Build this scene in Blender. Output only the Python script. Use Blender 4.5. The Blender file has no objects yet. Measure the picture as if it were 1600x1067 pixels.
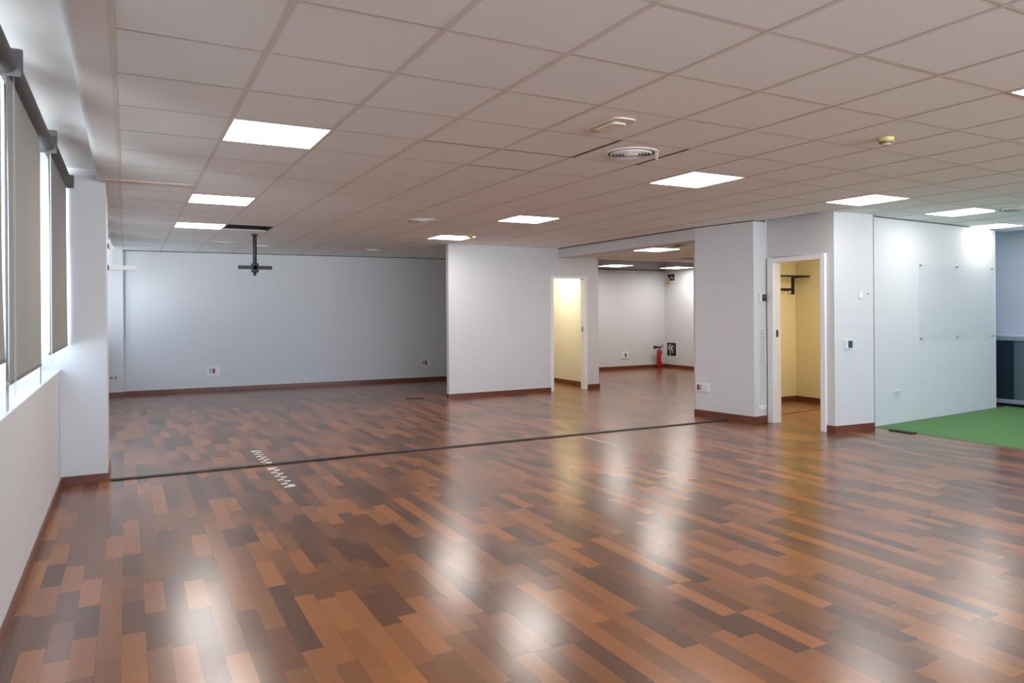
import bpy, bmesh, math, random
from mathutils import Matrix, Vector
random.seed(7)
S = bpy.context.scene
COL = S.collection

# ------------------------------------------------------------------ camera, sky, exposure
YAW, ROLL = 0.4957, -0.0069
cd = bpy.data.cameras.new('camera'); cam = bpy.data.objects.new('camera', cd); COL.objects.link(cam)
a = Vector((math.cos(YAW), -math.sin(YAW), 0)); b = Vector((math.sin(YAW), math.cos(YAW), 0)); zz = Vector((0, 0, 1))
right = a*math.cos(ROLL) + zz*math.sin(ROLL); up = -a*math.sin(ROLL) + zz*math.cos(ROLL); back = -b
M = Matrix.Identity(4)
for i, v in enumerate((right, up, back)):
    for r in range(3): M[r][i] = v[r]
M[0][3], M[1][3], M[2][3] = 0.0434, -2.6972, 1.4686
cam.matrix_world = M
cd.sensor_width = 36; cd.lens = 1114.94/1600*36; cd.shift_y = -46.83/1600; cd.clip_start = 0.02
S.camera = cam
S.view_settings.view_transform = 'Standard'; S.view_settings.look = 'None'
S.view_settings.gamma = 1; S.view_settings.use_curve_mapping = False
S.view_settings.exposure = 0.70
SKY = 1.0            # brightness of the sky through the windows
S.cycles.sample_clamp_indirect = 4.0; S.cycles.blur_glossy = 1.0; S.cycles.caustics_reflective = False; S.cycles.caustics_refractive = False
S.cycles.use_adaptive_sampling = False
BASESKY, BACKGLOW, LOWBOOST = 0.8, 7.4, 2.4
PANEL = 14.5         # LED ceiling panels
w = bpy.data.worlds.new('sky'); S.world = w; w.use_nodes = True
bg = w.node_tree.nodes['Background']; bg.inputs[1].default_value = SKY
# sky shaped to light the room: brighter behind the photographer, boosted below the horizon
wn_, wl = w.node_tree.nodes, w.node_tree.links
tc = wn_.new('ShaderNodeTexCoord'); sx_ = wn_.new('ShaderNodeSeparateXYZ'); wl.new(tc.outputs['Generated'], sx_.inputs[0])
def wmap(src, f0, f1, t0, t1):
    n = wn_.new('ShaderNodeMapRange'); n.clamp = True; wl.new(src, n.inputs[0])
    for k_, v_ in enumerate((f0, f1, t0, t1)): n.inputs[k_+1].default_value = v_
    return n.outputs[0]
back_mask = wmap(sx_.outputs['Y'], -.92, -.50, 1.0, 0.0)
low = wmap(sx_.outputs['Z'], -.25, .15, BACKGLOW*LOWBOOST, BACKGLOW)
ml = wn_.new('ShaderNodeMix'); ml.data_type = 'FLOAT'; wl.new(back_mask, ml.inputs[0]); ml.inputs[2].default_value = BASESKY; wl.new(low, ml.inputs[3])
tint = wn_.new('ShaderNodeMix'); tint.data_type = 'RGBA'; wl.new(wmap(sx_.outputs['Z'], -.1, .1, 0, 1), tint.inputs[0])
tint.inputs[6].default_value = (.90, 1.0, 1.06, 1); tint.inputs[7].default_value = (.58, .77, 1.0, 1)
wl.new(tint.outputs[2], bg.inputs[0])
ms = wn_.new('ShaderNodeMath'); ms.operation = 'MULTIPLY'; wl.new(ml.outputs[0], ms.inputs[0]); ms.inputs[1].default_value = SKY
wl.new(ms.outputs[0], bg.inputs[1])

def portal(name, loc, rot, sx, sy):     # tells the renderer where the sky comes in: the left window run and the added one behind
    l = bpy.data.lights.new(name, 'AREA'); l.shape = 'RECTANGLE'; l.size = sx; l.size_y = sy; l.cycles.is_portal = True
    o = bpy.data.objects.new(name, l); COL.objects.link(o); o.location = loc; o.rotation_euler = rot
portal('window_portal_left', (-.78, 1.95, 1.85), (0, -math.pi/2, 0), 1.72, 19.9)
portal('window_portal_behind', (5.55, -8.12, 1.75), (math.pi/2, 0, 0), 12.0, 1.62)

H = 2.624            # ceiling height
HF = 2.50            # ceiling of the far room

# ------------------------------------------------------------------ materials
def lin(c):
    return tuple((v/255/12.92 if v/255 <= .04045 else ((v/255+.055)/1.055)**2.4) for v in c)
def mat(name, rgb, rough=.5, metal=0., spec=.5, noise=0., nscale=40., bump=0., bscale=200., trans=0.):
    m = bpy.data.materials.new(name); m.use_nodes = True; nt = m.node_tree; p = nt.nodes['Principled BSDF']
    c = (*lin(rgb), 1)
    p.inputs['Base Color'].default_value = c; p.inputs['Roughness'].default_value = rough
    p.inputs['Metallic'].default_value = metal; p.inputs['Specular IOR Level'].default_value = spec
    if trans: p.inputs['Transmission Weight'].default_value = trans
    g = nt.nodes.new('ShaderNodeNewGeometry')
    if noise:
        n = nt.nodes.new('ShaderNodeTexNoise'); n.inputs['Scale'].default_value = nscale; n.inputs['Detail'].default_value = 5
        nt.links.new(g.outputs['Position'], n.inputs['Vector'])
        mx = nt.nodes.new('ShaderNodeMix'); mx.data_type = 'RGBA'
        mx.inputs[6].default_value = tuple(max(0, v*(1-noise)) for v in c[:3])+(1,); mx.inputs[7].default_value = tuple(min(1, v*(1+noise)) for v in c[:3])+(1,)
        nt.links.new(n.outputs['Fac'], mx.inputs[0]); nt.links.new(mx.outputs[2], p.inputs['Base Color'])
    if bump:
        n2 = nt.nodes.new('ShaderNodeTexNoise'); n2.inputs['Scale'].default_value = bscale; n2.inputs['Detail'].default_value = 3
        nt.links.new(g.outputs['Position'], n2.inputs['Vector'])
        bp = nt.nodes.new('ShaderNodeBump'); bp.inputs['Strength'].default_value = bump; bp.inputs['Distance'].default_value = .002
        nt.links.new(n2.outputs['Fac'], bp.inputs['Height']); nt.links.new(bp.outputs['Normal'], p.inputs['Normal'])
    return m
def emit(name, rgb, s):
    m = bpy.data.materials.new(name); m.use_nodes = True; nt = m.node_tree
    nt.nodes.remove(nt.nodes['Principled BSDF']); e = nt.nodes.new('ShaderNodeEmission')
    e.inputs[0].default_value = (*rgb, 1); e.inputs[1].default_value = s
    nt.links.new(e.outputs[0], nt.nodes['Material Output'].inputs[0]); m.cycles.emission_sampling = 'FRONT'; return m
def clear(name, rgb, fac, rough=.05):
    m = bpy.data.materials.new(name); m.use_nodes = True; nt = m.node_tree; p = nt.nodes['Principled BSDF']
    p.inputs['Base Color'].default_value = (*lin(rgb), 1); p.inputs['Roughness'].default_value = rough
    t = nt.nodes.new('ShaderNodeBsdfTransparent'); mx = nt.nodes.new('ShaderNodeMixShader'); mx.inputs[0].default_value = fac
    nt.links.new(t.outputs[0], mx.inputs[1]); nt.links.new(p.outputs[0], mx.inputs[2]); nt.links.new(mx.outputs[0], nt.nodes['Material Output'].inputs[0])
    return m
WALL = mat('white_wall_paint', (214, 214, 216), .6, spec=.3, bump=.05, bscale=120)
WARMWALL = mat('cream_wall_paint', (238, 232, 212), .6, spec=.3)
CLOSETWALL = mat('pale_yellow_wall_paint', (232, 218, 182), .6, spec=.3)
CEIL = mat('ceiling_tile', (244, 249, 251), .85, spec=.15, noise=.012, nscale=9, bump=.12, bscale=260)
PLASTER = mat('plaster_white', (240, 240, 240), .7, spec=.2)
GAPSHADE = mat('dusty_joint', (104, 90, 84), .9, spec=.1)  # dark colour stands for the shade inside ceiling gaps
BAND = mat('pinkish_band', (228, 218, 213), .7, spec=.2)
PLATE = mat('socket_white', (226, 226, 227), .4)
GRID = mat('ceiling_grid_metal', (230, 225, 222), .6, spec=.3)
PLENUM = mat('plenum_dark', (42, 40, 40), .9)
BASE = mat('brown_baseboard', (112, 62, 44), .35, noise=.25, nscale=14)
WHITE = mat('white_plastic', (238, 238, 238), .4)
FRAME = mat('white_lacquer', (240, 240, 240), .35)
ALU = mat('white_aluminium', (225, 225, 225), .4)
GREYPL = mat('grey_plastic', (140, 145, 148), .45)
GREYLT = mat('light_grey_plastic', (196, 198, 202), .45)
DARK = mat('dark_plastic', (38, 40, 44), .45)
BLACK = mat('black_metal', (22, 23, 26), .5)
RED = mat('red_plastic', (130, 26, 36), .4)
SCREEN = mat('display_glass', (62, 74, 84), .2)
CREAM = mat('aged_cream_plastic', (214, 194, 128), .5)
def blind_material():
    m = mat('grey_screen_fabric', (172, 169, 165), .8, spec=.1, noise=.05, nscale=300); nt = m.node_tree
    t = nt.nodes.new('ShaderNodeBsdfTranslucent'); t.inputs[0].default_value = (.55, .54, .52, 1)
    mx = nt.nodes.new('ShaderNodeMixShader'); mx.inputs[0].default_value = .22
    nt.links.new(nt.nodes['Principled BSDF'].outputs[0], mx.inputs[1]); nt.links.new(t.outputs[0], mx.inputs[2]); nt.links.new(mx.outputs[0], nt.nodes['Material Output'].inputs[0])
    return m
BLIND = blind_material(); BARMAT = mat('grey_blind_bar', (118, 116, 114), .5)
BLINDTUBE = mat('grey_blind_tube', (86, 84, 84), .6)
STEEL = mat('steel', (180, 180, 182), .3, metal=1)
EXTRED = mat('extinguisher_red', (158, 24, 20), .3)
ORANGE = mat('orange_tape', (190, 140, 80), .6)
SCUFF = mat('grey_scuff', (208, 207, 209), .7)
TAPE = mat('white_tape', (214, 212, 208), .6)
BLUEWALL = mat('blue_grey_panel', (186, 198, 212), .45, noise=.05, nscale=3)
NAVY = mat('dark_blue_panel', (34, 48, 66), .4)
SLATE = mat('slate_grey_panel', (92, 108, 118), .4)
COUNTER = mat('pale_lilac_worktop', (206, 208, 232), .35)
COUNTEREDGE = mat('grey_worktop_edge', (150, 158, 182), .4)
RAIL = mat('grey_rail', (160, 170, 184), .4)
GLASS = clear('window_glass', (220, 230, 235), .06)
ACRYL = clear('clear_acrylic', (222, 226, 232), .10, .12)
LED = emit('led_diffuser', (1.0, .965, .92), PANEL)
CABLE = mat('pale_cable', (205, 205, 200), .5)

def floor_material():
    m = bpy.data.materials.new('brown_strip_parquet'); m.use_nodes = True; nt = m.node_tree; N = nt.nodes; L = nt.links
    p = N['Principled BSDF']
    g = N.new('ShaderNodeNewGeometry'); sp = N.new('ShaderNodeSeparateXYZ'); L.new(g.outputs['Position'], sp.inputs[0])
    def mth(op, x, y=None):
        n = N.new('ShaderNodeMath'); n.operation = op
        for k, v in enumerate((x, y)):
            if v is None: continue
            if isinstance(v, (int, float)): n.inputs[k].default_value = v
            else: L.new(v, n.inputs[k])
        return n.outputs[0]
    xs = mth('DIVIDE', mth('ADD', sp.outputs['X'], 10.025), .0975)
    row = mth('FLOOR', xs)
    wn = N.new('ShaderNodeTexWhiteNoise'); wn.noise_dimensions = '1D'; L.new(row, wn.inputs['W'])
    ln = mth('ADD', mth('MULTIPLY', wn.outputs['Value'], .10), .40)
    ys = mth('ADD', mth('DIVIDE', mth('ADD', sp.outputs['Y'], 20), ln), mth('MULTIPLY', wn.outputs['Value'], 17.3))
    cell = mth('FLOOR', ys)
    cv = N.new('ShaderNodeCombineXYZ'); L.new(row, cv.inputs[0]); L.new(cell, cv.inputs[1])
    w2 = N.new('ShaderNodeTexWhiteNoise'); w2.noise_dimensions = '2D'; L.new(cv.outputs[0], w2.inputs['Vector'])
    cr = N.new('ShaderNodeValToRGB'); L.new(w2.outputs['Value'], cr.inputs[0])
    E = cr.color_ramp.elements
    stops = [(0, (88, 58, 44)), (.22, (104, 67, 46)), (.5, (124, 79, 50)), (.78, (146, 92, 54)), (1, (158, 100, 57))]
    E[0].position, E[0].color = 0, (*lin(stops[0][1]), 1); E[1].position, E[1].color = 1, (*lin(stops[-1][1]), 1)
    for q, c in stops[1:-1]:
        e = E.new(q); e.color = (*lin(c), 1)
    # grain
    gv = N.new('ShaderNodeCombineXYZ'); L.new(mth('MULTIPLY', sp.outputs['X'], 26), gv.inputs[0]); L.new(mth('MULTIPLY', sp.outputs['Y'], 1.8), gv.inputs[1]); L.new(mth('MULTIPLY', w2.outputs['Value'], 50), gv.inputs[2])
    no = N.new('ShaderNodeTexNoise'); no.inputs['Scale'].default_value = 1.6; no.inputs['Detail'].default_value = 6; L.new(gv.outputs[0], no.inputs['Vector'])
    gr = mth('ADD', mth('MULTIPLY', no.outputs['Fac'], .14), .93)
    # board seams: every second strip is a real board edge
    fx = mth('FRACT', mth('DIVIDE', xs, 2)); seam = mth('LESS_THAN', mth('MINIMUM', fx, mth('SUBTRACT', 1, fx)), .007)
    k = mth('MULTIPLY', gr, mth('SUBTRACT', 1, mth('MULTIPLY', seam, .35)))
    hs = N.new('ShaderNodeMix'); hs.data_type = 'RGBA'; hs.blend_type = 'MULTIPLY'; hs.inputs[0].default_value = 1
    L.new(cr.outputs[0], hs.inputs[6]); kc = N.new('ShaderNodeCombineColor')
    for i in range(3): L.new(k, kc.inputs[i])
    L.new(kc.outputs[0], hs.inputs[7]); L.new(hs.outputs[2], p.inputs['Base Color'])
    n3 = N.new('ShaderNodeTexNoise'); n3.inputs['Scale'].default_value = 2.2; L.new(g.outputs['Position'], n3.inputs['Vector'])
    L.new(mth('ADD', mth('MULTIPLY', n3.outputs['Fac'], .05), .20), p.inputs['Roughness'])
    p.inputs['Specular IOR Level'].default_value = .95
    # boards sit a hair differently from one another
    tw = N.new('ShaderNodeCombineXYZ'); L.new(mth('FLOOR', mth('DIVIDE', xs, 2)), tw.inputs[0]); L.new(mth('FLOOR', mth('DIVIDE', sp.outputs['Y'], 1.22)), tw.inputs[1])
    w3 = N.new('ShaderNodeTexWhiteNoise'); w3.noise_dimensions = '2D'; L.new(tw.outputs[0], w3.inputs['Vector'])
    vs = N.new('ShaderNodeVectorMath'); vs.operation = 'SUBTRACT'; L.new(w3.outputs['Color'], vs.inputs[0]); vs.inputs[1].default_value = (.5, .5, .5)
    vm = N.new('ShaderNodeVectorMath'); vm.operation = 'MULTIPLY'; L.new(vs.outputs[0], vm.inputs[0]); vm.inputs[1].default_value = (.008, .004, 0)
    va = N.new('ShaderNodeVectorMath'); va.operation = 'ADD'; L.new(g.outputs['Normal'], va.inputs[0]); L.new(vm.outputs[0], va.inputs[1])
    vn = N.new('ShaderNodeVectorMath'); vn.operation = 'NORMALIZE'; L.new(va.outputs[0], vn.inputs[0])
    L.new(vn.outputs[0], p.inputs['Normal'])
    return m
FLOOR = floor_material()
def turf_material():
    m = bpy.data.materials.new('green_turf'); m.use_nodes = True; nt = m.node_tree; N = nt.nodes; L = nt.links; p = N['Principled BSDF']
    g = N.new('ShaderNodeNewGeometry'); n = N.new('ShaderNodeTexNoise'); n.inputs['Scale'].default_value = 90; n.inputs['Detail'].default_value = 6; L.new(g.outputs['Position'], n.inputs['Vector'])
    cr = N.new('ShaderNodeValToRGB'); L.new(n.outputs['Fac'], cr.inputs[0]); E = cr.color_ramp.elements
    E[0].position, E[0].color = .3, (*lin((34, 86, 18)), 1); E[1].position, E[1].color = .7, (*lin((92, 150, 66)), 1)
    L.new(cr.outputs[0], p.inputs['Base Color']); p.inputs['Roughness'].default_value = .75
    p.inputs['Sheen Weight'].default_value = .15; p.inputs['Sheen Tint'].default_value = (.7, .85, .7, 1)
    bp = N.new('ShaderNodeBump'); bp.inputs['Strength'].default_value = .8; bp.inputs['Distance'].default_value = .01; L.new(n.outputs['Fac'], bp.inputs['Height']); L.new(bp.outputs['Normal'], p.inputs['Normal'])
    return m
TURF = turf_material()

# ------------------------------------------------------------------ mesh helpers
class MB:
    def __init__(s): s.v = []; s.f = []
    def box(s, x0, y0, z0, x1, y1, z1):
        n = len(s.v)
        s.v += [(x0,y0,z0),(x1,y0,z0),(x1,y1,z0),(x0,y1,z0),(x0,y0,z1),(x1,y0,z1),(x1,y1,z1),(x0,y1,z1)]
        s.f += [tuple(n+i for i in q) for q in ((3,2,1,0),(4,5,6,7),(0,1,5,4),(1,2,6,5),(2,3,7,6),(3,0,4,7))]; return s
    def prism(s, poly, z0, z1):
        A = sum(poly[i][0]*poly[(i+1) % len(poly)][1]-poly[(i+1) % len(poly)][0]*poly[i][1] for i in range(len(poly)))
        if A < 0: poly = poly[::-1]
        n = len(s.v); k = len(poly)
        s.v += [(x, y, z0) for x, y in poly]+[(x, y, z1) for x, y in poly]
        s.f += [tuple(n+i for i in range(k))[::-1], tuple(n+k+i for i in range(k))]
        s.f += [(n+i, n+(i+1) % k, n+k+(i+1) % k, n+k+i) for i in range(k)]; return s
    def quad(s, *q):
        n = len(s.v); s.v += list(q); s.f.append(tuple(range(n, n+len(q)))); return s
    def cyl(s, p0, p1, r0, r1=None, k=20, cap=True):
        r1 = r0 if r1 is None else r1
        p0, p1 = Vector(p0), Vector(p1); d = (p1-p0).normalized()
        u = d.orthogonal().normalized(); v = d.cross(u); n = len(s.v)
        for p, r in ((p0, r0), (p1, r1)):
            for i in range(k):
                t = 2*math.pi*i/k; s.v.append(tuple(p+u*r*math.cos(t)+v*r*math.sin(t)))
        s.f += [(n+i, n+(i+1) % k, n+k+(i+1) % k, n+k+i) for i in range(k)]
        if cap: s.f += [tuple(n+i for i in range(k))[::-1], tuple(n+k+i for i in range(k))]
        return s
    def tube(s, pts, r, k=8):
        P = [Vector(p) for p in pts]; n = len(s.v); prev = None
        for i, p in enumerate(P):
            d = (P[min(i+1, len(P)-1)]-P[max(i-1, 0)]).normalized()
            if prev is None: u = d.orthogonal().normalized()
            else: u = (prev-d*prev.dot(d)).normalized()
            prev = u; v = d.cross(u)
            for j in range(k):
                t = 2*math.pi*j/k; s.v.append(tuple(p+u*r*math.cos(t)+v*r*math.sin(t)))
        for i in range(len(P)-1):
            for j in range(k): s.f.append((n+i*k+j, n+i*k+(j+1) % k, n+(i+1)*k+(j+1) % k, n+(i+1)*k+j))
        s.f += [tuple(n+j for j in range(k))[::-1], tuple(n+(len(P)-1)*k+j for j in range(k))]; return s
    def lathe(s, prof, c=(0, 0, 0), k=48):     # profile (r, z) about +Z
        n = len(s.v); m = len(prof)
        for i in range(k):
            t = 2*math.pi*i/k
            for r, z in prof: s.v.append((c[0]+r*math.cos(t), c[1]+r*math.sin(t), c[2]+z))
        for i in range(k):
            for j in range(m-1):
                s.f.append((n+i*m+j, n+((i+1) % k)*m+j, n+((i+1) % k)*m+j+1, n+i*m+j+1))
        return s
    def build(s, name, m, parent=None, bevel=0, smooth=False, fix=True):
        me = bpy.data.meshes.new(name); me.from_pydata(s.v, [], s.f); me.materials.append(m)
        bm = bmesh.new(); bm.from_mesh(me)
        if fix: bmesh.ops.remove_doubles(bm, verts=bm.verts, dist=1e-6); bmesh.ops.recalc_face_normals(bm, faces=bm.faces)
        bm.to_mesh(me); bm.free()
        o = bpy.data.objects.new(name, me); COL.objects.link(o)
        if parent: o.parent = parent
        if smooth:
            for p in me.polygons: p.use_smooth = True
            try: me.set_sharp_from_angle(angle=math.radians(35))
            except Exception: pass
        if bevel:
            bv = o.modifiers.new('bevel', 'BEVEL'); bv.width = bevel; bv.segments = 2; bv.limit_method = 'ANGLE'
        return o
def tag(o, label, cat, group=None, kind=None):
    o['label'] = label; o['category'] = cat
    if group: o['group'] = group
    if kind: o['kind'] = kind
    return o
def thing(name, label, cat, loc, rz=0, group=None):
    o = bpy.data.objects.new(name, None); COL.objects.link(o); o.location = loc; o.rotation_euler = (0, 0, rz); o.empty_display_size = .1
    return tag(o, label, cat, group)
def struct(o): o['kind'] = 'structure'; return o
def dup(root, loc, label, rz=None, group=None):
    r = root.copy(); COL.objects.link(r); r.location = loc; r['label'] = label
    if rz is not None: r.rotation_euler = (0, 0, rz)
    if group: r['group'] = group
    for ch in list(root.children):
        c = ch.copy(); COL.objects.link(c); c.parent = r
        for g in list(ch.children):
            d = g.copy(); COL.objects.link(d); d.parent = c
    return r

# ------------------------------------------------------------------ the setting
XR = 11.92           # blue-grey end wall on the right
YF = -8.0            # wall behind the camera
WX = -.457           # inner face of the window wall
struct(MB().box(-.9, YF-.1, -.1, 12.7, 12.3, 0).build('floor', FLOOR))
struct(MB().box(-.9, YF-.1, 2.96, 12.7, 12.3, 3.06).build('ceiling_slab', PLENUM)).name = 'ceiling_slab'

# warped grid of the right-hand half, as the tiles really run there
def W(x, y):
    return (x if x <= 6 else 6+(x-6)*1.07, y+max(0, x-5.5)*.052)
def tile_ceiling(name, nx0, nx1, ny0, ny1, z, keep, holes, warp, clip=None, gaps=()):
    t = MB(); g = MB(); dk = MB(); T = .6
    for i in range(nx0, nx1):
        for j in range(ny0, ny1):
            if not keep(i, j): continue
            x0, x1, y0, y1 = i*T, (i+1)*T, j*T, (j+1)*T
            if clip: x1, y1 = clip(i, j, x0, x1, y1)
            cx, cy = .0085, .0045
            c = [warp(x0+cx, y0+cy), warp(x1-cx, y0+cy), warp(x1-cx, y1-cy), warp(x0+cx, y1-cy)]
            if (i, j) not in holes:
                dz = random.uniform(0, .0008); tl = [random.uniform(0, .0008) for _ in range(4)]
                lo = [(*c[q], z+dz+tl[q]) for q in range(4)]; hi = [(*c[q], z+.014) for q in range(4)]
                t.quad(*lo[::-1])
                for q in range(4): t.quad(lo[q], lo[(q+1) % 4], hi[(q+1) % 4], hi[q])
            # grid flanges: along y (wide, recessed) and along x (narrow)
            zg = z-.0016; zy = z-.0008
            w0, w1 = warp(x0-.012, y0), warp(x0-.012, y1); w2, w3 = warp(x0+.012, y1), warp(x0+.012, y0)
            (dk if (i, j, 'y') in gaps else g).quad((*w0, zg), (*w1, zg), (*w2, zg), (*w3, zg))
            w0, w1 = warp(x0, y0-.006), warp(x1, y0-.006); w2, w3 = warp(x1, y0+.006), warp(x0, y0+.006)
            (dk if (i, j, 'x') in gaps else g).quad((*w0, zy), (*w1, zy), (*w2, zy), (*w3, zy))
    o = struct(t.build(name, CEIL, fix=False))
    struct(g.build('trim_grid_of_'+name, GRID, fix=False))
    if dk.v: struct(dk.build('trim_dusty_joints', GAPSHADE, fix=False))
    return o
# beam line X = 7.05, wall line of the coat room Y ~ 2.95
def keep_main(i, j):
    if i >= 12 and j >= 5: return False
    if i >= 11 and j >= 5: return j < 14 and i < 12
    return True
LIGHTS = {(1, 3), (1, 8), (1, 12), (7, 3), (7, 8), (7, 12), (7, -2), (11, 3), (14, 3), (17, 4), (1, -2), (1, -7), (7, -7), (12, -7), (14, -7), (12, -2), (17, -2)}
def clip_main(i, j, x0, x1, y1):
    if i == 11 and j >= 8: x1 = 6.965
    if j == 19 and i < 11: y1 = min(y1, 11.945-.055*(x0+.3))
    return x1, y1
HOLE = (2, 12)
GAPS = {(3, 3, 'x'), (4, 3, 'x'), (5, 2, 'y'), (4, 4, 'x'), (6, 2, 'y'), (6, 14, 'x')}  # tile edges that get a dark strip as gap shade
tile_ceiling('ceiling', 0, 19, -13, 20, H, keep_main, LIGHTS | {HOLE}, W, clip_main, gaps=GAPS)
# plain plaster strip beside the blinds, its edge, and the pocket above the windows
def extrude_y(prof, y0, y1):
    k = MB(); n = len(prof); k.v += [(x, y0, z) for x, z in prof]+[(x, y1, z) for x, z in prof]
    k.f += [tuple(range(n)), tuple(range(2*n-1, n-1, -1))]+[(i, n+i, n+(i+1) % n, (i+1) % n) for i in range(n)]; return k
arc = [(-.13-.045*math.sin(math.radians(q*15)), H+.044-.045*math.cos(math.radians(q*15))) for q in range(7)]
struct(extrude_y([(-.012, H+.02), (-.012, H-.001)]+arc+[(-.175, 2.90), (-.155, 2.90), (-.155, H+.06), (-.12, H+.02)], YF, 11.95).build('trim_plaster_strip', PLASTER, smooth=True))
struct(MB().box(-.11, 4.30, H-.004, .588, 4.47, H+.001).build('trim_ceiling_band', BAND))
struct(MB().box(-.76, YF, 2.735, -.170, 11.95, 2.96).build('ceiling_window_pocket', PLASTER))

# left wall: parapet, sill, piers, lintel
struct(MB().box(-.80, YF, 0, WX, 4.52, .985).build('wall_left', WALL))
struct(MB().box(-.80, YF, .985, WX+.006, 4.52, 1.0).build('trim_window_sill', FRAME, bevel=.003))
struct(MB().box(-.80, 5.15, 0, WX, 11.95, .985).build('wall_left_rear', WALL))
struct(MB().box(-.80, 5.15, .985, WX+.006, 11.88, 1.0).build('trim_window_sill_rear', FRAME, bevel=.003))
struct(MB().box(-.80, YF, 2.70, -.62, 11.95, 2.735).build('trim_window_lintel', WALL))
bays = []
y = 4.52
while y > YF+1.0:
    y0 = y-1.53; bays.append((y0+.10, y)); y = y0
    struct(MB().box(-.76, y, 1.0, -.465, y+.10, 2.735).build('wall_window_pier', WALL)).name = 'wall_window_pier'
struct(MB().box(-.80, YF, 1.0, -.465, y, 2.735).build('wall_left_front', WALL))
yb = 5.15
rear = []
while yb < 11.2:
    y1 = min(yb+1.53, 11.88); rear.append((yb, y1-.10 if y1 < 11.8 else y1)); 
    if y1 < 11.8: struct(MB().box(-.76, y1-.10, 1.0, -.465, y1, 2.735).build('wall_window_pier', WALL))
    yb = y1
for n, (y0, y1) in enumerate(bays[::-1]+rear):
    f = MB()
    f.box(-.73, y0, 1.0, -.67, y1, 1.055).box(-.73, y0, 2.64, -.67, y1, 2.70)
    f.box(-.73, y0, 1.055, -.67, y0+.05, 2.64).box(-.73, y1-.05, 1.055, -.67, y1, 2.64)
    f.box(-.73, (y0+y1)/2-.03, 1.055, -.67, (y0+y1)/2+.03, 2.64)
    o = struct(f.build('window_%d' % (n+1), FRAME))
    MB().box(-.705, y0+.045, 1.05, -.695, y1-.045, 2.645).build('pane', GLASS, o)

# the pillar between the two window runs, the rear pillar
PX = -.107
struct(MB().box(-.80, 4.52, 0, PX, 5.15, 2.90).build('wall_pillar', WALL, bevel=.006))
struct(MB().box(-.80, 11.88, 0, 0.0, 12.15, 2.90).build('wall_rear_pillar', WALL, bevel=.004))
def back_y(x): return 11.96-.055*x
struct(MB().prism([(0, 11.96), (6.45, back_y(6.45)), (6.45, 12.1), (0, 12.1)], 0, 2.90).build('wall_back', WALL))
# white partition with a doorway, the small room behind it
NY = 8.45
nb = MB().box(4.85, NY, 0, 6.93, NY+.10, 2.80).box(6.93, NY, 2.085, 7.05, NY+.10, 2.80).box(7.05, NY, 2.085, 7.61, NY+.10, 2.70).box(7.61, NY, 0, 7.94, NY+.10, 2.70)
struct(nb.build('wall_partition_with_doorway', WALL))
struct(MB().box(7.875, NY+.10, 0, 7.94, 11.72, 2.90).build('wall_small_room_right', WARMWALL))
struct(MB().box(6.40, NY+.10, 0, 6.46, 11.62, 2.90).build('wall_small_room_left', WARMWALL))
struct(MB().box(6.46, 11.55, 0, 7.875, 11.60, 2.90).build('wall_small_room_back', WARMWALL))
struct(MB().box(6.46, NY+.10, 2.42, 7.875, 11.55, 2.46).build('ceiling_small_room', WALL))
fr = MB().box(6.87, NY-.014, 0, 6.93, NY+.115, 2.085).box(7.604, NY-.014, 0, 7.67, NY+.115, 2.08).box(6.87, NY-.014, 2.08, 7.67, NY+.115, 2.115)
d1 = struct(fr.build('door_1', FRAME, bevel=.003))
MB().box(7.598, NY+.035, 1.085, 7.606, NY+.06, 1.175).build('strike_plate', DARK, d1)
# beam and column
BX = 7.05
struct(MB().box(BX, 4.84, 2.45, BX+.30, NY, 2.93).build('trim_beam', WALL))
colp = [(7.03, 4.85), (7.165, 3.915), (7.42, 3.925), (7.52, 3.93), (7.52, 5.30), (7.42, 5.30), (7.42, 4.85)]
struct(MB().prism(colp, 0, 2.93).build('wall_column', WALL))
# far room
struct(MB().box(7.94, 11.70, 0, 12.45, 11.80, 2.93).build('wall_far', WALL))
struct(MB().box(12.33, 3.55, 0, 12.45, 11.70, 2.93).build('wall_far_right', WALL))
struct(MB().box(9.66, 5.3, 0, 12.33, 5.4, 2.93).build('wall_far_front', WALL))
tile_ceiling('ceiling_far_room', 0, 9, 0, 12, HF, lambda i, j: True, {(0, 3), (4, 9), (7, 9), (5, 5)},
             lambda x, y: (BX+.29+x*1.0-.02, 4.83+y*.59))
# coat room: doorway wall, inside walls
dw = MB().box(7.42, 2.92, 0, 7.52, 3.03, 2.93).box(7.42, 3.03, 2.14, 7.52, 3.89, 2.93).box(7.42, 3.89, 0, 7.52, 3.93, 2.93)
struct(dw.build('wall_coat_room_doorway', WALL))
fr = MB().box(7.385, 3.025, 0, 7.535, 3.095, 2.14).box(7.385, 3.805, 0, 7.535, 3.895, 2.14).box(7.385, 3.095, 2.075, 7.535, 3.805, 2.14)
d2 = struct(fr.build('door_2', FRAME, bevel=.004))
MB().box(7.45, 3.797, 1.115, 7.475, 3.807, 1.205).build('strike_plate', DARK, d2)
struct(MB().box(7.52, 5.30, 0, 9.66, 5.40, 2.93).build('wall_coat_room_left', CLOSETWALL))
struct(MB().box(9.60, 3.12, 0, 9.66, 5.30, 2.93).build('wall_coat_room_back', CLOSETWALL))
struct(MB().box(7.52, 3.06, 0, 9.60, 3.12, 2.93).build('wall_coat_room_right', CLOSETWALL))
struct(MB().box(7.52, 3.12, 2.42, 9.60, 5.30, 2.46).build('ceiling_coat_room', WALL))
struct(MB().prism([(7.56, 4.24), (9.60, 4.44), (9.60, 4.46), (7.56, 4.26)], 0, .003).build('trim_threshold', BASE))  # thin brown line across the coat room floor
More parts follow.
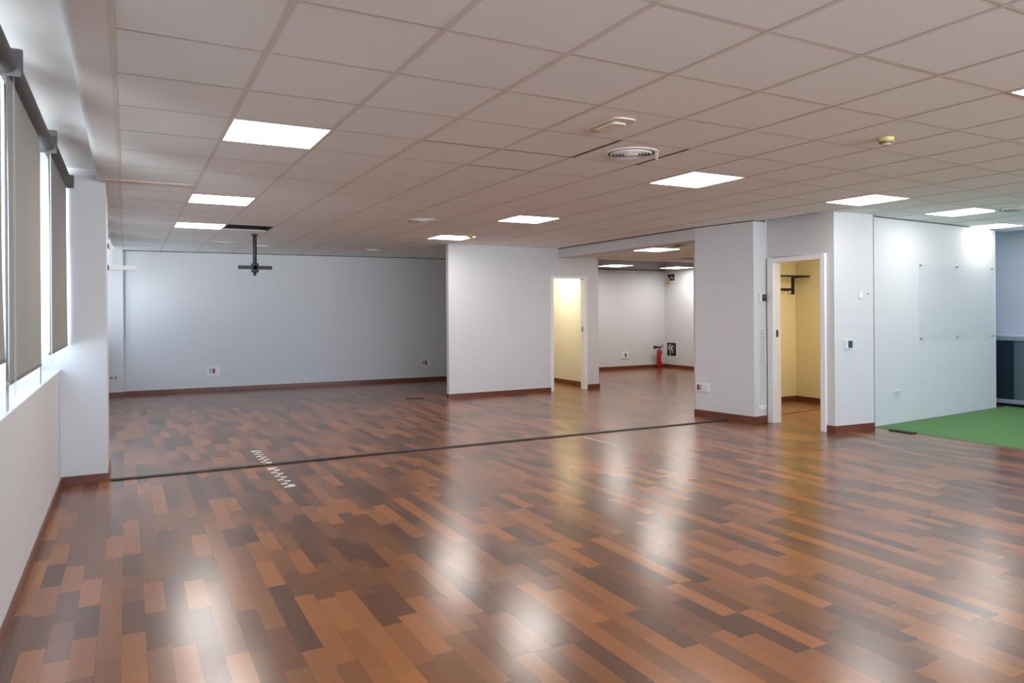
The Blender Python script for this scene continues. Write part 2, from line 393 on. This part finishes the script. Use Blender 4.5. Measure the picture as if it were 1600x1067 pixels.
# short wall, then the white panelled partition on the turf
struct(MB().prism([(7.42, 2.92), (8.065, 2.865), (8.065, 3.0), (7.52, 3.0)], 0, 2.93).build('wall_front_corner', WALL))
pd = Vector((3.17, .19)).normalized(); PO = Vector((8.085, 2.952))
def pp(s, o=0): v = PO+pd*s+Vector((-pd.y, pd.x))*o; return (v.x, v.y)
PL = 3.205
struct(MB().prism([pp(.135), pp(PL), pp(PL, .07), pp(.135, .07)], .004, 2.70).build('wall_white_panel', WALL, bevel=.003))
struct(MB().prism([(8.066, 3.03), (8.35, 3.045), (8.35, 3.065), (8.066, 3.05)], 0, 2.9).build('wall_gap_backing', DARK))  # dark sheet standing in for the shade inside the gap
struct(MB().box(11.2, 3.55, 0, 12.45, 3.62, 2.93).build('wall_recess', BLUEWALL))
struct(MB().box(XR, YF, 0, XR+.1, 3.55, 2.93).build('wall_right', BLUEWALL))
k = MB().box(-.80, YF-.1, 0, XR+.1, YF, .95).box(-.80, YF-.1, 2.55, XR+.1, YF, 2.93)
wx = [(-.2+q*1.5, -.2+q*1.5+1.4) for q in range(8)]
for q in range(9):
    x0 = -.80 if q == 0 else wx[q-1][1]; x1 = XR+.1 if q == 8 else wx[q][0]
    k.box(x0, YF-.1, .95, x1, YF, 2.55)
struct(k.build('wall_behind_camera', WALL))
for q, (x0, x1) in enumerate(wx):  # unseen windows added to bring light from behind the camera
    f = MB().box(x0, YF-.08, .95, x1, YF-.03, 1.0).box(x0, YF-.08, 2.5, x1, YF-.03, 2.55).box(x0, YF-.08, 1.0, x0+.05, YF-.03, 2.5).box(x1-.05, YF-.08, 1.0, x1, YF-.03, 2.5)
    o = struct(f.build('window_%d' % (q+21), FRAME)); MB().box(x0+.04, YF-.06, .99, x1-.04, YF-.05, 2.51).build('pane', GLASS, o)

# dark strips standing in for the shadow gap between walls and ceiling
def shade_strip(name, pts, z, m=None):
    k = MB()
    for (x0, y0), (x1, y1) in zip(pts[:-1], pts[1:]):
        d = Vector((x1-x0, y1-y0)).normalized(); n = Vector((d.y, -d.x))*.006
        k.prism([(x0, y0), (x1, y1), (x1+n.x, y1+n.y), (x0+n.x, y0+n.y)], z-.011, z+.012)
    return struct(k.build(name, m or GAPSHADE))
shade_strip('trim_joint_back', [(0, 11.9595), (6.4, back_y(6.4)-.0005)], H)
shade_strip('trim_joint_beam', [(7.0495, NY-.002), (7.0495, 4.86)], H)
shade_strip('trim_joint_column', [(7.0295, 4.85), (7.1645, 3.9145), (7.385, 3.922)], H)
shade_strip('trim_joint_panel', [pp(.14, -.0005), pp(PL, -.0005)], H)
shade_strip('trim_joint_far', [(7.95, 11.6995), (12.32, 11.6995)], HF)

# baseboards
def base(name, pts, m=BASE, h=.085, t=.013):
    n = len(pts); P = [Vector(p) for p in pts]; off = []
    for i in range(n):
        ns = []
        if i > 0: d = (P[i]-P[i-1]).normalized(); ns.append(Vector((d.y, -d.x)))
        if i < n-1: d = (P[i+1]-P[i]).normalized(); ns.append(Vector((d.y, -d.x)))
        if len(ns) == 2:
            mm = (ns[0]+ns[1]).normalized(); off.append(P[i]+mm*t/max(.3, mm.dot(ns[0])))
        else: off.append(P[i]+ns[0]*t)
    k = MB()
    for i in range(n-1):
        q = [tuple(P[i]), tuple(P[i+1]), tuple(off[i+1]), tuple(off[i])]
        k.prism(q, 0, h)
    return struct(k.build(name, m))
e = .0005
base('baseboard_left', [(WX, YF), (WX, 4.52-e), (PX, 4.52-e), (PX, 5.15), (WX, 5.15), (WX, 11.88-e), (0, 11.88-e), (0, 11.95), (6.40, back_y(6.4)-e)], h=.075)
base('baseboard_partition', [(4.85-e, NY+.1), (4.85-e, NY-e), (6.868, NY-e)], h=.075)
base('baseboard_partition_end', [(7.672, NY-e), (7.94+e, NY-e), (7.94+e, 11.70-e), (12.33-e, 11.70-e), (12.33-e, 5.4)], h=.085)
base('baseboard_small_room', [(7.875-e, 11.55), (7.875-e, NY+.12)][::1], h=.085)
base('baseboard_column', [(7.42, 4.85+e), (7.03-e, 4.85), (7.165-e, 3.915-e), (7.384, 3.922)], h=.09)
base('baseboard_front_corner', [(7.42-e, 3.02), (7.42-e, 2.92-e), (8.065, 2.865-e)], h=.085)
base('baseboard_coat_room', [(7.53, 5.30-e), (9.60-e, 5.30-e), (9.60-e, 3.13)], h=.075)

# ------------------------------------------------------------------ ceiling things
def make_panel(label, loc, group):
    t = thing('ceiling_light_panel', label, 'ceiling light', loc, 0, group)
    f = MB(); o_, i_ = .296, .284
    f.box(-o_, -o_, 0, o_, -i_, .012).box(-o_, i_, 0, o_, o_, .012).box(-o_, -i_, 0, -i_, i_, .012).box(i_, -i_, 0, o_, i_, .012)
    f.build('frame', ALU, t)
    MB().quad((-i_, -i_, .003), (-i_, i_, .003), (i_, i_, .003), (i_, -i_, .003)).build('diffuser', LED, t, fix=False)
    MB().box(-i_, -i_, .0035, i_, i_, .012).build('back_plate', ALU, t)
    return t
def cellc(i, j, z=H): x, y_ = W(i*.6+.3, j*.6+.3); return (x, y_, z-.004)
G = 'square LED panels in the suspended ceiling'
P0 = make_panel('large lit ceiling panel nearest the window blinds, front of three in the left row', cellc(1, 3), G)
spec = [((1, 8), 'lit ceiling panel in the middle of the left row beside the pillar'),
        ((1, 12), 'small lit ceiling panel touching the black open ceiling hole'),
        ((7, 3), 'lit ceiling panel in mid-room just behind the round air vent'),
        ((7, 8), 'lit ceiling panel second nearest in the middle row, in front of the white partition'),
        ((7, 12), 'lit ceiling panel above the white partition top edge, with a smoke detector in front'),
        ((11, 3), 'lit ceiling panel right above the front corner of the coat room'),
        ((14, 3), 'lit ceiling panel above the panelled white wall with the clear board'),
        ((17, 4), 'lit ceiling panel cut by the right edge of the photo, near the blue-grey wall'),
        ((7, -2), 'lit ceiling panel whose corner peeks in at the upper right edge of the photo')]
LEDSOFT = emit('led_diffuser_soft', (1.0, .975, .95), PANEL*.55)
for c, lb in spec:
    q_ = dup(P0, cellc(*c), lb)
    if c in ((11, 3), (14, 3), (17, 4)):
        for ch in q_.children:
            if ch.name.startswith('diffuser'): ch.data = ch.data.copy(); ch.data.materials[0] = LEDSOFT
def farc(i, j): return (BX+.27+i*.6+.3, 4.83+(j*.6+.3)*.59/1.0, HF-.004)
for (x, y_), lb in (((7.93, 6.75), 'lit ceiling panel nearest the beam in the far room'), ((9.88, 10.5), 'lit ceiling panel at far left of the far room beside the partition end'),
                   ((11.74, 10.55), 'lit ceiling panel in front of the far corner with the extinguisher'), ((10.55, 8.05), 'sliver of a lit ceiling panel against the column edge in the far room')):
    dup(P0, (x, y_, HF-.008), lb, group='square LED panels in the far room')
for c in ((1, -2), (1, -7), (7, -7), (12, -2), (12, -7), (17, -2)):  # unseen panels added as fill light for the room
    dup(P0, cellc(*c), 'lit ceiling panel behind the photographer', group='ceiling panels behind the photographer')

def make_vent(label, loc, R=.2, tab=False, group='round air vents in the ceiling'):
    t = thing('ceiling_air_vent', label, 'air vent', loc, 0, group); k = R/.2
    MB().lathe([(.170*k, .004), (.175*k, -.004), (.200*k, -.002), (.200*k, .004)]).build('flange', WHITE, t, smooth=True)
    for r in (.150, .126, .102, .078):
        MB().lathe([((r-.010)*k, -.008), (r*k, .0015), ((r+.003)*k, .0015), ((r-.006)*k, -.010), ((r-.010)*k, -.008)]).build('ring', WHITE, t, smooth=True)
    MB().lathe([(0, -.016), (.045*k, -.014), (.056*k, -.004), (0, -.002)]).build('core', WHITE, t, smooth=True)
    MB().lathe([(0, .0022), (.172*k, .0022)]).build('backing', DARK, t)
    if tab: MB().box(.145, -.122, -.05, .149, -.100, -.004).build('pull_tab', WHITE, t)
    return t
make_vent('round white air vent with dark rings and a hanging tab, nearest vent to us', (3.31, 1.49, H-.004), .2, True)
make_vent('flat round air vent in the ceiling between the rear light panels', (3.34, 5.74, H-.004), .2)
make_vent('wide grey round air vent cut by the right edge beside a light panel', (9.21, 1.74, H-.004), .30)
make_vent('small round air vent in the ceiling just left of the hanging mount pole', (1.50, 9.75, H-.004), .2)
make_vent('small round air vent in the ceiling right of the hanging mount pole', (2.10, 10.15, H-.004), .16)
make_vent('small round air vent close to the back wall near the partition', (4.05, 10.1, H-.004), .16)

t = thing('emergency_light', 'white rounded emergency light set in a tile in front of the round vent', 'emergency light', (2.695, .905, H-.004), 0)
def rrect(hx, hy, r, k=6):
    return [(sx*(hx-r)+r*math.cos(math.radians(a0+q*90/k)), sy*(hy-r)+r*math.sin(math.radians(a0+q*90/k))) for sx, sy, a0 in ((1,1,0),(-1,1,90),(-1,-1,180),(1,-1,270)) for q in range(k+1)]
MB().prism(rrect(.085, .175, .05), -.005, .004).build('housing', mat('ivory_housing', (226, 218, 206), .5), t, bevel=.002)
MB().prism(rrect(.055, .105, .03), -.018, -.005).build('lens', mat('cream_lens', (232, 222, 200), .3), t, bevel=.008)
for sy in (-1, 1): MB().cyl((0, sy*.138, -.008), (0, sy*.138, -.004), .012).build('screw', GREYPL, t)

def detector(label, loc):
    t = thing('smoke_detector', label, 'smoke detector', loc, 0, 'smoke detectors on the ceiling')
    MB().lathe([(0, 0), (.052, 0), (.052, -.006), (.047, -.022), (.045, -.026), (0, -.026)]).build('housing', CREAM, t, smooth=True)
    MB().lathe([(0, -.026), (.041, -.026), (.036, -.042), (0, -.042)]).build('vent_ring', mat('brown_vent', (120, 104, 66), .5), t, smooth=True)
    MB().lathe([(0, -.042), (.034, -.042), (.029, -.048), (0, -.049)]).build('cap', mat('ivory_cap', (224, 212, 190), .5), t, smooth=True)
    return t
d0 = detector('yellowed smoke detector alone on the bare ceiling at the upper right', (4.56, .335, H-.002))
dup(d0, (4.58, 6.98, H-.002), 'yellowed smoke detector in front of the light panel above the white partition')

# open hole in the ceiling
hx0, hy0 = HOLE[0]*.6, HOLE[1]*.6
k = MB(); q = .02
k.box(hx0+q-.01, hy0+q-.01, H+.016, hx0+q, hy0+.6-q+.01, 2.94).box(hx0+.6-q, hy0+q-.01, H+.016, hx0+.6-q+.01, hy0+.6-q+.01, 2.94)
k.box(hx0+q, hy0+q-.01, H+.016, hx0+.6-q, hy0+q, 2.94).box(hx0+q, hy0+.6-q, H+.016, hx0+.6-q, hy0+.6-q+.01, 2.94)
k.box(hx0+q-.01, hy0+q-.01, 2.94, hx0+.6-q+.01, hy0+.6-q+.01, 2.955)
struct(k.build('trim_open_ceiling_hole', BLACK))

# hanging screen mount
t = thing('hanging_screen_mount', 'black pole mount hanging from the ceiling behind the open ceiling hole', 'screen mount', (1.70, 8.25, H))
MB().cyl((0, 0, .01), (0, 0, -.012), .05).build('ceiling_flange', BLACK, t)
MB().cyl((0, 0, -.01), (0, 0, -.45), .028).build('pole', BLACK, t, smooth=True)
MB().box(-.235, -.05, -.515, .235, -.018, -.463).build('crossbar', BLACK, t, bevel=.003)
MB().box(-.045, -.05, -.56, .048, .05, -.425).build('bracket_hub', BLACK, t, bevel=.012)
MB().cyl((0, 0, -.56), (0, 0, -.605), .022).build('end_cap', BLACK, t, smooth=True)
for sx in (-1, 1): MB().cyl((sx*.03, -.058, -.49), (sx*.03, -.048, -.49), .008).build('bolt', DARK, t)

# ------------------------------------------------------------------ roller blinds
def blind(label, y0, y1, ztop, zbot, chain_y, yend0, yend1, flare=0):
    t = thing('roller_blind', label, 'roller blind', (-.40, (y0+y1)/2, ztop), 0, 'grey roller blinds on the windows')
    yc = (y0+y1)/2; a0, a1 = y0-yc, y1-yc; e0, e1 = yend0-yc, yend1-yc; zb = zbot-ztop
    MB().cyl((-.005, e0, -.052), (-.005, e1, -.052), .045, k=24).build('roller_tube', BLINDTUBE, t, smooth=True)
    # cloth with a slight belly and curled edges
    k = MB(); nz, ny = 14, 12; th = .0016
    def pt(i, j, s):
        v = i/nz; u = j/ny
        x = -.005-.0+.006*math.sin(3.1*v)*math.sin(5*u+1)+.005*(abs(2*u-1)**6)*v + s*th
        yy = a0+(a1-a0)*u + (flare*(v**8)*(1 if u > .5 else 0)*(2*u-1)) + .004*math.sin(7*v)*(1 if u in (0, 1) else 0)
        return (x, yy, -.052+(zb+.052)*v)
    for s in (1, -1):
        n = len(k.v)
        for i in range(nz+1):
            for j in range(ny+1): k.v.append(pt(i, j, s))
        for i in range(nz):
            for j in range(ny): k.f.append((n+i*(ny+1)+j, n+i*(ny+1)+j+1, n+(i+1)*(ny+1)+j+1, n+(i+1)*(ny+1)+j))
    cl = k.build('blind_cloth', BLIND, t, smooth=True, fix=False)
    MB().box(-.010, a0, zb-.014, .004, a1+flare, zb+.002).build('bottom_bar', BARMAT, t, bevel=.002)
    for yy in (e0, e1):
        MB().box(-.060, yy-.006, -.105, .055, yy+.006, .006).box(-.05, yy-.012, 0, .05, yy+.012, .006).build('bracket', BLINDTUBE, t, bevel=.002)
    if chain_y is not None:
        cy = chain_y-yc
        zl = zb-.035
        pts = [(.012, cy-.02, -.06)]+[(.012, cy-.02+.004*math.sin(q), -.06+(zl+.06)*q/10) for q in range(1, 11)]
        pts += [(.012, cy-.02+.04*(1-math.cos(math.pi*q/8))/2, zl-.03*math.sin(math.pi*q/8)) for q in range(1, 9)]
        pts += [(.012, cy+.02-.004*math.sin(10-q), zl+(-.06-zl)*q/10) for q in range(1, 11)]
        MB().tube(pts, .0013, 6).build('bead_chain', GREYLT, t, smooth=True)
    return t
blind('nearest roller blind, mostly cut off by the left edge of the photo', -.62, .86, 2.59, 1.285, None, -.66, .985, .05)
blind('middle roller blind, wide grey fabric panel at the left edge', 1.03, 2.33, 2.615, 1.18, 1.12, 1.045, 2.76)
blind('narrow-looking roller blind beside the pillar, farthest of the three', 2.90, 4.485, 2.66, 1.215, 2.86, 2.80, 4.49)
for y0, y1 in ((-2.20, -.72), (-3.75, -2.28)):  # unseen blinds added to hold back light from the front windows
    blind('grey roller blind in the window run left of the photographer', y0, y1, 2.59, 1.25, None, y0-.02, y1+.02)
for y0, y1 in rear:  # unseen blinds added, their height set for light in the rear part
    blind('grey roller blind in the rear window run hidden behind the pillar', y0+.03, y1-.05, 2.66, 1.9, None, y0+.01, y1-.02)
# white arm and clip on the far side of the pillar
t = thing('wall_bracket', 'white horizontal bracket arm sticking out behind the pillar', 'bracket', (PX, 4.98, 1.906))
MB().box(0, -.02, -.024, .010, .02, .024).build('mounting_plate', DARK, t)
MB().box(.010, -.014, -.021, .232, .014, .021).build('arm', WHITE, t, bevel=.003)
t = thing('wall_hook', 'small dark clip high on the pillar edge above the white bracket arm', 'hook', (PX, 4.98, 2.108))
MB().box(0, -.012, -.02, .012, .012, .02).build('clip', DARK, t, bevel=.002)
MB().box(.004, -.008, -.03, .02, .008, -.02).build('tip', GREYPL, t, bevel=.002)

# ------------------------------------------------------------------ sockets, switches
def plate(name, label, cat, loc, rz, w_, h_, mods, group=None, d=.012):
    """faces local -Y; mods = (x, z, w, h, material, partname)"""
    t = thing(name, label, cat, loc, rz, group)
    MB().box(-w_/2, -d, -h_/2, w_/2, 0, h_/2).build('cover_plate', PLATE, t, bevel=.003)
    for (x, z, ww, hh, m, nm) in mods:
        MB().box(x-ww/2, -d-.004, z-hh/2, x+ww/2, -d+.002, z+hh/2).build(nm, m, t, bevel=.0015)
    return t
ba = math.atan(-.055)
GS = 'white socket boxes with a red insert'
mods = [(-.055, .022, .035, .036, GREYPL, 'data_port'), (-.055, -.022, .035, .036, GREYPL, 'data_port'),
        (.005, .022, .044, .044, RED, 'red_socket'), (.005, -.022, .044, .044, RED, 'red_socket'), (.070, 0, .05, .09, PLATE, 'white_socket')]
plate('wall_socket', 'white socket box with red insert low on the left part of the back wall', 'wall socket', (1.49, back_y(1.49), .385), ba, .225, .185, mods, GS)
plate('wall_socket', 'white socket box with red insert on the back wall beside the partition edge', 'wall socket', (5.68, back_y(5.68), .385), ba, .225, .185, mods, GS)
plate('wall_socket', 'white socket box with dark insert low on the far room wall left of the extinguisher', 'wall socket', (11.02, 11.70, .355), 0, .24, .19,
      [(-.06, 0, .06, .1, PLATE, 'white_socket'), (.03, 0, .04, .095, DARK, 'dark_socket'), (.085, 0, .03, .09, PLATE, 'white_socket')])
plate('wall_socket', 'low white double socket on the rear pillar in the back corner', 'wall socket', (-.165, 11.88, .335), 0, .145, .075,
      [(-.033, 0, .05, .045, GREYPL, 'socket'), (.033, 0, .05, .045, GREYPL, 'socket')])
ca = math.atan2(3.915-4.85, 7.165-7.03)
def colpt(y_): return (7.03+(4.85-y_)/(4.85-3.915)*.135, y_)
cx, cy = colpt(4.72)
plate('wall_socket', 'white socket box with bright red insert low on the column side', 'wall socket', (cx, cy, .40), ca, .225, .12,
      [(-.075, .0, .035, .075, RED, 'red_socket'), (-.035, 0, .02, .07, GREYPL, 'data_port'), (.05, 0, .09, .09, PLATE, 'blank_cover')])
pa = math.atan2(pd.y, pd.x)
plate('wall_socket', 'white double socket low on the white panelled wall below the clear board', 'wall socket', (*pp(.615), .40), pa, .125, .085,
      [(-.03, -.008, .045, .05, GREYLT, 'socket'), (.03, -.008, .045, .05, GREYLT, 'socket')])
fa = math.atan2(2.865-2.92, 8.065-7.42)
def fpt(s): return (7.42+.645*s, 2.92-.055*s)
plate('light_switch', 'small white switch high on the short wall at the coat room corner', 'switch', (*fpt(.66), 1.638), fa, .06, .085, [(0, 0, .035, .06, GREYPL if False else WHITE, 'rocker')])
plate('thermostat', 'small white thermostat with dark display on the short wall corner at hip height', 'thermostat', (*fpt(.34), 1.05), fa, .12, .105, [(.012, 0, .07, .085, SCREEN, 'display')], d=.022)
plate('thermostat', 'beige thermostat with grey display beside the coat room door, above the louvre', 'thermostat', (7.315, 3.920, 1.625), .04, .125, .10, [(.018, 0, .075, .088, DARK, 'housing_face'), (.02, .012, .05, .04, GREYPL, 'display')], d=.025)
# wall screw
tag(MB().cyl((7.97, 2.873, 1.655), (7.97, 2.862, 1.655), .008).build('wall_screw', GREYPL), 'tiny grey screw beside the small white switch', 'screw')

# louvre on the column front
t = thing('air_grille', 'tall narrow white louvre on the column beside the coat room door', 'air grille', (7.307, 3.9195, .70), .039)
k = MB(); k.box(-.075, -.010, -.52, -.064, 0, .52).box(.064, -.010, -.52, .075, 0, .52).box(-.064, -.010, -.52, .064, 0, -.475).box(-.064, -.010, .508, .064, 0, .52)
k.build('frame', WHITE, t)
k = MB(); n = 38
for i in range(n):
    z0 = -.475+i*.983/n
    k.quad((-.064, -.010, z0), (.064, -.010, z0), (.064, -.001, z0+.017), (-.064, -.001, z0+.017))
k.build('slats', WHITE, t, fix=False)
MB().box(-.064, -.0016, -.475, .064, -.0004, .508).build('backing', mat('grille_grey', (120, 122, 130), .7), t)

# scuffs left on the column
k = MB(); o = .0012
def cs(y_, z): x, yy = colpt(y_); return (x-.0012, yy, z)
for pts in ([(4.80, 1.867), (4.55, 1.856), (4.42, 1.842), (4.42, 1.836), (4.56, 1.848), (4.80, 1.862)], [(4.45, 1.852), (4.30, 1.847), (4.18, 1.846), (4.17, 1.838), (4.32, 1.836), (4.45, 1.832)]):
    k.quad(*[cs(*p) for p in pts])
tag(k.build('scuff_mark', SCUFF, fix=False), 'faint grey smear left by a shelf high on the column side', 'scuff mark')
k = MB().quad(cs(4.655, .60), cs(4.64, .60), cs(4.60, .66), cs(4.615, .665))
tag(k.build('scuff_mark', SCUFF, fix=False), 'short grey scratch above the red socket on the column', 'scuff mark')

# ------------------------------------------------------------------ floor things
t = thing('floor_track_strip', 'long dark metal strip across the floor from the pillar to the column', 'floor strip', (0, 0, 0))
def sy(x): return 4.545-(x+.09)/7.18*.235
def strip(x0, x1, hw, z): return MB().prism([(x0, sy(x0)-hw), (x1, sy(x1)-hw), (x1, sy(x1)+hw), (x0, sy(x0)+hw)], 0, z)
strip(-.09, .655, .032, .010).build('short_section', BLACK, t, bevel=.003)
strip(.66, 7.085, .030, .010).build('long_section', BLACK, t, bevel=.003)
strip(.60, .72, .036, .012).build('joint_plate', DARK, t, bevel=.002)

def dashes(label, y0, y1, x, n):
    t = thing('floor_tape_mark', label, 'floor tape', (x, y0, 0), 0, 'dashed white floor tape')
    L_ = y1-y0
    def dash(xa, ya, xb, yb): MB().box(xa, ya, 0, xb, yb, .0012).build('tape_dash', TAPE, t)
    dash(-.038, -.02, .056, .016); dash(-.038, L_-.016, .056, L_+.02)
    for i in range(n):
        for s_ in (0, 1):
            yc = L_*(i+.3+.45*s_)/n; xo = -.038 if s_ else .004
            dash(xo, yc-.022, xo+.052, yc+.022)
dashes('dashed white tape marks on the floor just behind the dark strip', 4.58, 5.30, 1.24, 5)
dashes('dashed white tape marks on the floor just in front of the dark strip', 3.52, 4.34, 1.245, 5)
tag(MB().prism([(4.715, 4.22), (4.735, 4.22), (4.745, 3.57), (4.725, 3.57)], 0, .001).build('floor_tape_line', TAPE), 'thin pale line on the floor in front of the dark strip, right of centre', 'floor tape')

t = thing('floor_outlet', 'small black floor slot near the back wall left of the partition', 'floor outlet', (4.35, 8.76, 0))
MB().box(-.155, -.05, 0, .155, .05, .004).build('cover_plate', BLACK, t, bevel=.001)
MB().box(-.14, .015, .004, .14, .035, .0065).build('lid', DARK, t)
t = thing('floor_outlet', 'black rectangular plate in the floor at the turf edge by the corner', 'floor outlet', (8.175, 2.575, 0))
MB().box(-.05, -.145, 0, .05, .145, .014).build('cover_plate', BLACK, t, bevel=.002)
MB().box(-.03, -.12, .014, .03, .12, .0155).build('lid', DARK, t)

# turf: subdivided sheet with a ragged edge and rough pile
xs0 = 8.205
k = MB(); nx, ny = 60, 110
def tf(i, j):
    u, v = i/nx, j/ny
    x = xs0+(XR-.36-xs0)*u; yt = 2.945+(x-8.1)*.06
    y_ = yt+(-6.2-yt)*v
    if i == 0: x += random.uniform(-.006, .006)
    if j == 0: y_ += random.uniform(-.004, .002)
    return (x, y_, .013+random.uniform(-.0025, .0025)) if 0 < i < nx and 0 < j < ny else (x, y_, .002 if i == 0 or j == ny else .010)
for j in range(ny+1):
    for i in range(nx+1): k.v.append(tf(i, j))
for j in range(ny):
    for i in range(nx): q = j*(nx+1)+i; k.f.append((q, q+nx+1, q+nx+2, q+1))
tag(k.build('artificial_turf', TURF, fix=False, smooth=True), 'green artificial turf sheet laid on the floor at the right', 'turf')

# ------------------------------------------------------------------ clear board on the white panel
t = thing('clear_board', 'clear acrylic board screwed to the white panelled wall', 'board', (*pp(2.12), 1.555), pa)
bw, bh = .985, .515
MB().box(-bw, -.024, -bh, bw, -.018, bh).build('acrylic_sheet', ACRYL, t, bevel=.001)
for sx in (-1, -.03, 1):
    for sz in (-1, 1): MB().cyl((sx*(bw-.035), 0, sz*(bh-.03)), (sx*(bw-.035), -.030, sz*(bh-.03)), .011).build('standoff', GREYPL, t, smooth=True)

# counter against the blue-grey wall
t = thing('counter', 'pale worktop counter with dark blue front panel beside the turf at the right', 'counter', (11.64, 1.9, 0))
MB().box(-.01, -1.6, 1.045, .27, 1.63, 1.075).build('worktop', COUNTER, t, bevel=.003)
MB().box(-.012, -1.6, .985, .02, 1.63, 1.043).build('worktop_edge', COUNTEREDGE, t, bevel=.002)
MB().box(.0, 1.19, .105, .03, 1.60, .985).build('dark_panel', NAVY, t)
MB().box(.02, -1.6, .105, .04, 1.19, .985).build('grey_panel', SLATE, t)
MB().box(-.012, -1.6, .045, .03, 1.63, .105).build('bottom_rail', RAIL, t, bevel=.003)
MB().box(.05, -1.58, 0, .26, 1.60, .985).build('carcass', NAVY, t)

# ------------------------------------------------------------------ coat room: rack
t = thing('coat_rack', 'dark wall coat rack with hooks inside the yellow coat room', 'coat rack', (8.75, 5.30, 1.79))
MB().box(-1.0, -.022, -.022, .76, 0, .022).build('hook_rail', BLACK, t, bevel=.003)
for x in (-.95, .77):
    MB().box(x-.022, -.035, -.075, x+.022, 0, .20).build('upright', BLACK, t, bevel=.004)
    MB().box(x-.014, -.335, .185, x+.014, -.03, .205).build('shelf_arm', BLACK, t, bevel=.004)
for q in range(5): MB().cyl((-1.0, -.05-.068*q, .207), (.80, -.05-.068*q, .207), .006, k=8).build('shelf_bar', BLACK, t)
for q in range(11):
    x = -.88+q*.155
    MB().tube([(x, -.02, -.012), (x, -.05, -.03), (x, -.055, -.055), (x, -.04, -.068), (x, -.025, -.06)], .006, 6).build('coat_hook', STEEL, t, smooth=True)

# ------------------------------------------------------------------ far room: extinguisher, open wall boxes
t = thing('fire_extinguisher', 'red fire extinguisher standing on the floor in the far corner', 'fire extinguisher', (12.03, 11.56, 0))
MB().lathe([(0, 0), (.060, 0), (.064, .01), (.064, .41), (.058, .445), (.036, .475), (.022, .49), (.022, .51), (0, .51)], k=32).build('cylinder', EXTRED, t, smooth=True)
MB().cyl((0, 0, .50), (0, 0, .545), .018).build('valve', DARK, t)
MB().tube([(0, 0, .54), (.05, -.02, .565), (.10, -.04, .60)], .010).build('top_lever', BLACK, t)
MB().tube([(0, 0, .525), (.05, -.02, .53), (.105, -.04, .535)], .009).build('carry_handle', BLACK, t)
MB().cyl((-.03, 0, .535), (-.17, -.01, .535), .018, .040).build('discharge_horn', BLACK, t, smooth=True)
MB().box(-.006, -.0665, .17, .05, -.045, .36).build('label_sticker', mat('pale_label', (214, 170, 160), .5), t)

def wallbox(label, loc, w_, h_, extra):
    t = thing('open_wall_box', label, 'wall box', loc, math.pi*1.5)   # faces local -Y -> world -X
    f = MB(); b = .012
    f.box(-w_/2-b, -.006, -h_/2-b, w_/2+b, 0, -h_/2).box(-w_/2-b, -.006, h_/2, w_/2+b, 0, h_/2+b).box(-w_/2-b, -.006, -h_/2, -w_/2, 0, h_/2).box(w_/2, -.006, -h_/2, w_/2+b, 0, h_/2)
    f.build('frame', WHITE, t)
    MB().box(-w_/2, -.003, -h_/2, w_/2, -.001, h_/2).build('dark_cavity', BLACK, t)
    extra(t); return t
def low(t):
    for q, (x, dx) in enumerate(((-.06, .05), (0.0, -.04), (.05, .03), (.10, -.05), (.02, .06))):
        MB().tube([(x, -.008, -.14+.02*q), (x+dx, -.03, -.06), (x-dx*.5, -.035, .04), (x+dx*.6, -.012, .13-.015*q)], .009, 8).build('cable', CABLE if q % 2 == 0 else GREYPL, t, smooth=True)
    MB().box(-.10, -.02, .03, .02, -.006, .09).build('terminal_block', GREYPL, t)
wallbox('open black wall box full of cables just right of the fire extinguisher', (12.33, 11.44, .475), .345, .335, low)
def hi(t):
    MB().tube([(-.06, -.01, -.02), (-.07, -.05, -.07), (-.06, -.055, -.13), (-.03, -.04, -.17)], .030, 10).build('foam_plug', ORANGE, t, smooth=True)
    MB().tube([(.03, -.01, .02), (.04, -.03, -.01), (.07, -.03, -.035), (.10, -.01, -.03)], .012, 8).build('cable', CABLE, t, smooth=True)
wallbox('black wall hole with a tan plug hanging out, high in the far corner', (12.33, 11.44, 2.315), .27, .17, hi)

# ------------------------------------------------------------------ lamps inside the two small rooms
def lamp(name, loc, size, power, color):
    l = bpy.data.lights.new(name, 'AREA'); l.shape = 'SQUARE'; l.size = size; l.energy = power; l.color = color
    o = bpy.data.objects.new(name, l); COL.objects.link(o); o.location = loc; return o
lamp('small_room_lamp', (7.35, 9.4, 2.40), .25, 15, (1.0, .91, .74))
lamp('coat_room_lamp', (8.9, 3.7, 2.40), .25, 17, (1.0, .90, .68))
